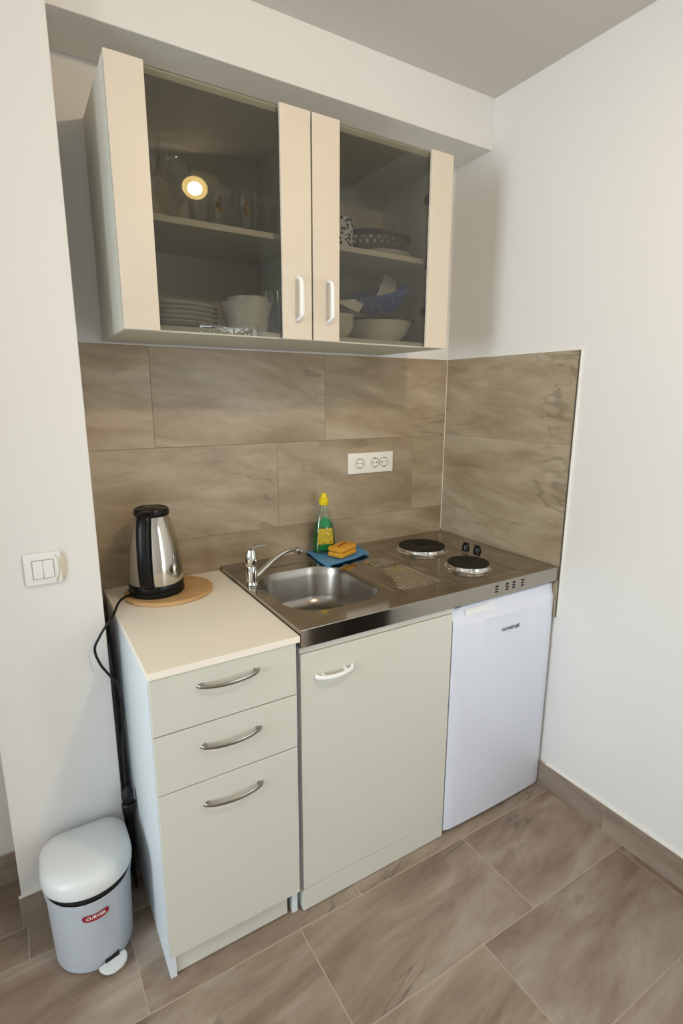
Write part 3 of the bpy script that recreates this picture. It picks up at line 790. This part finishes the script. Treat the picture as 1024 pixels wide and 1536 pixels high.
obj('cable', tube([W2(-1.388, -.268, .256), W2(-1.387, -.266, .20), W2(-1.388, -.262, .12), W2(-1.389, -.27, .05), W2(-1.388, -.275, .008), W2(-1.386, -.24, .005), W2(-1.386, -.15, .005)], .0045, 10, 6), 'cable', ex, True)
tag(obj('cable', tube([(-1.386, -.10, .846), (-1.385, -.14, .80), (-1.383, -.18, .70), (-1.383, -.19, .60), (-1.381, -.19, .50), (-1.384, -.185, .40), (-1.384, -.18, .30), (-1.386, -.16, .15), (-1.386, -.13, .005)], .0036, 10, 6), 'cable', None, True), 'thin black cable running straight down between pillar and cabinet', 'cable')

# ------------------------------------------------------------------ sockets and switch
so = thing('wall_socket', 'white triple power socket on the backsplash', 'socket', (-.387, 0, 1.178))
obj('frame', box(-.104, .104, -.011, 0, -.040, .040, .004, 3), 'sockplast', so, True)
obj('insert', box(-.085, .085, -.0125, -.0105, -.0235, .0235, .001), 'sockplast', so)
for x in (-.055, .015, .058):
    b = lathe([(.0195, 0), (.0195, .0022), (.018, .0028), (.0172, .001), (.0165, -.0005), (0, -.0005)], 32, cap=False); b.transform(Matrix.Translation((x, -.0122, 0)) @ Matrix.Rotation(PI/2, 4, 'X'))
    s = obj('socket_well', b, 'greyplast', so, True)
    for dx in (-.008, .008):
        b = lathe([(0, 0), (.0028, 0), (.0028, .0012), (0, .0012)], 12); b.transform(Matrix.Translation((x+dx, -.0117, 0)) @ Matrix.Rotation(PI/2, 4, 'X'))
        obj('pin_hole', b, 'dark', s)
    for dz in (-.0165, .0165): obj('earth_clip', box(x-.003, x+.003, -.0155, -.012, dz-.0025, dz+.0025), 'nickel', s)
sw = thing('light_switch', 'white double rocker light switch on the left pillar', 'switch', (-1.5285, PY, 1.0075))
obj('frame', box(-.0415, .0415, -.010, 0, -.0415, .0415, .005, 3), 'wplast', sw, True)
obj('surround', box(-.0245, .0245, -.0115, -.009, -.0245, .0245, .001), 'greyplast', sw)
for x0, x1 in ((-.0225, -.0006), (.0006, .0225)):
    b = box(x0, x1, -.0145, -.0105, -.0225, .0225, .001)
    for v in b.verts:
        if v.co.z > 0: v.co.y += .0015
    obj('rocker', b, 'wplast', sw, True)
b = loft([[(.026+.018*math.sin(t*PI/2)+k*.0008, -.0112+.009*t+k*.0, z) for t in [i/10 for i in range(11)]] for k, z in ((0, -.036), (8, -.018), (10, .006), (8, .026), (0, .034))], False, False, False)
o = obj('peeling_film', b, 'beige', sw, True); o['label'] = 'beige peeling film edge'
o.modifiers.new('s', 'SOLIDIFY').thickness = .0012

# ------------------------------------------------------------------ pedal bin
bn = thing('pedal_bin', 'small light grey pedal bin with white lid standing by the pillar', 'bin', (-1.512, -.372, 0))
def dshape(w, back, front, z, k=22, rc=.05, dx=0):
    """flat back at +back, half-ellipse front"""
    out = []
    for i in range(k+1):
        a = PI+PI*i/k; out.append((w*math.cos(a)+dx, front*math.sin(a), z))
    rc = min(rc, w*.5, back*.5)
    for cxs, a0 in ((1, 0), (-1, PI/2)):
        for i in range(6):
            a = a0+PI/2*(i+.5)/6; out.append((cxs*(w-rc)+rc*math.cos(a)+dx, back-rc+rc*math.sin(a), z))
    return out
obj('body', loft([dshape(.090, .098, .090, .002), dshape(.094, .101, .095, .006), dshape(.097, .104, .100, .10), dshape(.1005, .107, .104, .205), dshape(.1035, .109, .107, .207), dshape(.1035, .109, .107, .217), dshape(.100, .106, .104, .218), dshape(.098, .104, .102, .15)], True, True), 'bin', bn, True, angle=40)
ln = obj('lid_gap_shade', loft([dshape(.097, .103, .100, .218), dshape(.097, .103, .100, .226)], True, True), 'dark', bn)  # dark band painting the shade in the gap under the lid
lz = [(.104, .110, .108, .2290), (.1075, .112, .112, .231), (.1085, .113, .113, .240), (.107, .112, .111, .255), (.101, .107, .105, .268), (.088, .096, .092, .277), (.06, .07, .064, .283), (.02, .03, .02, .285)]
bm = loft([dshape(a, b_, c, z) for a, b_, c, z in lz], True, True)
bm.transform(Matrix.Translation((0, .11, .229)) @ Matrix.Rotation(math.radians(-2.6), 4, 'X') @ Matrix.Translation((0, -.11, -.229)))
obj('lid', bm, 'binlid', bn, True, angle=50)
b = bmesh.new()
pr = [(-.034, -.098), (.034, -.098), (.034, -.112), (.026, -.127), (.011, -.136), (-.011, -.136), (-.026, -.127), (-.034, -.112)]
b = loft([[(x, y, z) for x, y in pr] for z in (.012, .020)]); bmesh.ops.bevel(b, geom=b.edges[:], offset=.002, segments=2, affect='EDGES')
pd = obj('pedal', b, 'binlid', bn, True)
pd.rotation_euler = (0, 0, .28)
obj('pedal_slot', loft([[(x, y, z) for x, y in ((.012, -.085), (.046, -.08), (.046, -.0955), (.012, -.103))] for z in (.020, .0245)]), 'dark', bn)
# badge wrapped round the front
def on_front(s, z, off):      # s = arc length from the centre
    a = -PI/2+s/.101; r = .1005+off
    return (r*math.cos(a), (.1035+off)*math.sin(a), z)
b = bmesh.new(); N = 24; lo = []; hi = []
for i in range(N+1):
    t = -1+2*i/N; s = .002+.031*t; h = .0085*(1-abs(t)**6)**.5*(1-.12*t*t)+.0012; z = .178-.003*(1-t*t)
    lo.append(b.verts.new(on_front(s, z-h, .0005+.0016))); hi.append(b.verts.new(on_front(s, z+h*.85+.002*abs(t), .0005+.0016)))
for i in range(N): b.faces.new((lo[i], lo[i+1], hi[i+1], hi[i]))
bg = obj('badge', b, 'red', bn); bg['label'] = 'red logo badge with white lettering'
b = text_bm('CURVER', .0115, .0002)
for v in b.verts: v.co = Vector(on_front(.002+v.co.x*1.05, .1765+v.co.y, .0029+v.co.z))
obj('lettering', b, 'white', bg)

# ------------------------------------------------------------------ dark bedside cabinet by the right wall, mirrored in the steel front edge
ns = thing('nightstand', 'dark brown low cabinet against the right wall, mirrored in the steel front edge', 'cabinet', (-.18, -1.75, 0))
obj('body', box(-.09, .168, -.19, .19, .04, .50, .003), 'walnut', ns)
obj('top', box(-.10, .168, -.20, .20, .5005, .522, .004), 'walnut', ns)
for k in (0, 1):
    d_ = obj('drawer', box(-.106, -.0905, -.18, .18, .06+.22*k, .27+.22*k, .002), 'walnut', ns)
    obj('knob', lathe([(0, 0), (.008, 0), (.012, .014), (0, .018)], 16), 'nickel', d_, True, (-.106, 0, .165+.22*k)).rotation_euler = (0, -PI/2, 0)
for x in (-.07, .14):
    for y in (-.17, .17): obj('leg', box(x-.018, x+.018, y-.018, y+.018, 0, .04), 'walnut', ns)

# ------------------------------------------------------------------ ceiling spot (seen as a reflection in the cabinet glass)
lp = thing('ceiling_spotlight', 'round warm ceiling spotlight mirrored in the left cabinet door', 'lamp', (-.725, -1.60, ZC))
obj('mount', lathe([(0, 0), (.05, 0), (.05, -.012), (0, -.012)], 32), 'lampmetal', lp, True)
obj('arm', tube([(0, 0, -.01), (0, 0, -.045)], .006, 10, 0), 'lampmetal', lp, True)
hc = Vector((0, 0, -.075)); aim = (Vector((-1.12, -.62, .95))-Vector((-.725, -1.60, ZC-.075))).normalized()
q = aim.to_track_quat('Z', 'Y').to_matrix().to_4x4()
b = lathe([(0, -.045), (.04, -.045), (.052, -.03), (.060, .020), (.056, .020), (.050, .012), (0, .012)], 36); b.transform(Matrix.Translation(hc) @ q); obj('head', b, 'lampmetal', lp, True)
b = lathe([(.030, .017), (.056, .0205)], 36, cap=False); b.transform(Matrix.Translation(hc) @ q); obj('ring', b, 'ringm', lp, True)
b = lathe([(0, .018), (.030, .018)], 36, cap=False); b.transform(Matrix.Translation(hc) @ q); obj('bulb', b, 'lens', lp, True)

# ------------------------------------------------------------------ outside the glazed door: terrace with a palm
struct('floor_terrace', box(-3, 2, YR-3.2, YR-.16, -.12, -.02), 'terrace')
pm = thing('potted_palm', 'dark palm in a clay pot on the terrace behind the glazed door', 'plant', (.16, YR-1.0, -.02))
obj('pot', lathe([(0, 0), (.12, 0), (.17, .3), (.15, .3), (.14, .26), (0, .26)], 28), 'pot', pm, True)
obj('trunk', tube([(0, 0, .25), (.02, 0, .9), (0, 0, 1.95)], .03, 10), 'leaf', pm, True)
b = bmesh.new()
for k in range(11):
    a = 2*PI*k/11+.2; L_ = .5+.1*random.random(); base = Vector((0, 0, 1.93)); d2 = Vector((math.cos(a), math.sin(a), 0))
    pts = [base+d2*L_*t+Vector((0, 0, .35*t-.42*t*t)) for t in (0, .25, .5, .75, 1)]
    merge(b, tube(pts, .004, 6, 3))
    for t in [i/14 for i in range(2, 15)]:
        p = base+d2*L_*t+Vector((0, 0, .35*t-.42*t*t)); n_ = Vector((-d2.y, d2.x, 0))
        for s in (-1, 1):
            tip = p+n_*s*.13*(1-.4*t)+d2*.06+Vector((0, 0, -.05)); w = d2*.012
            vs = [b.verts.new(v) for v in (p-w, p+w, tip)]; b.faces.new(vs)
obj('fronds', b, 'leaf', pm)

# ------------------------------------------------------------------ light
def area(name, loc, rot, sx, sy, power, col, spread=PI):
    l = bpy.data.lights.new(name, 'AREA'); l.shape = 'RECTANGLE'; l.size = sx; l.size_y = sy; l.energy = power; l.color = col; l.spread = spread
    o = bpy.data.objects.new(name, l); COL.objects.link(o); o.location = loc; o.rotation_euler = rot; return o
area('window_daylight', (XL-.02, (WY0+WY1)/2, (WZ0+WZ1)/2), (0, -PI/2, 0), WZ1-WZ0-.1, WY1-WY0-.1, 74, (.77, .90, 1.0))
l = bpy.data.lights.new('spot_bulb', 'AREA'); l.shape = 'DISK'; l.size = .06; l.energy = 16; l.color = (1, .76, .50)
o = bpy.data.objects.new('spot_bulb', l); COL.objects.link(o); o.location = Vector(lp.location)+hc+aim*.024
o.rotation_euler = (-aim).to_track_quat('Z', 'Y').to_euler()
w = bpy.data.worlds.new('world'); scn.world = w; w.use_nodes = True
w.node_tree.nodes['Background'].inputs['Color'].default_value = (.85, .93, 1, 1)
w.node_tree.nodes['Background'].inputs['Strength'].default_value = 13

# ------------------------------------------------------------------ camera
cam = bpy.data.cameras.new('camera'); co = bpy.data.objects.new('camera', cam); COL.objects.link(co); scn.camera = co
cam.sensor_fit = 'VERTICAL'; cam.sensor_height = 24; cam.sensor_width = 16; cam.lens = 803.567/1536*24; cam.clip_start = .02
yaw, pi_, ro = -.5484, -.2137, .0032
fw = Vector((-math.sin(yaw)*math.cos(pi_), math.cos(yaw)*math.cos(pi_), math.sin(pi_)))
rt = Vector((math.cos(yaw), math.sin(yaw), 0)); up = rt.cross(fw)
r2 = rt*math.cos(ro)+up*math.sin(ro); u2 = -rt*math.sin(ro)+up*math.cos(ro)
m = Matrix((r2, u2, -fw)).transposed().to_4x4(); m.translation = Vector((-1.559, -1.7095, 1.4297)); co.matrix_world = m

scn.cycles.transparent_max_bounces = 48
vs = scn.view_settings
vs.view_transform = 'Standard'; vs.look = 'None'; vs.gamma = 1; vs.use_curve_mapping = False; vs.exposure = -.96
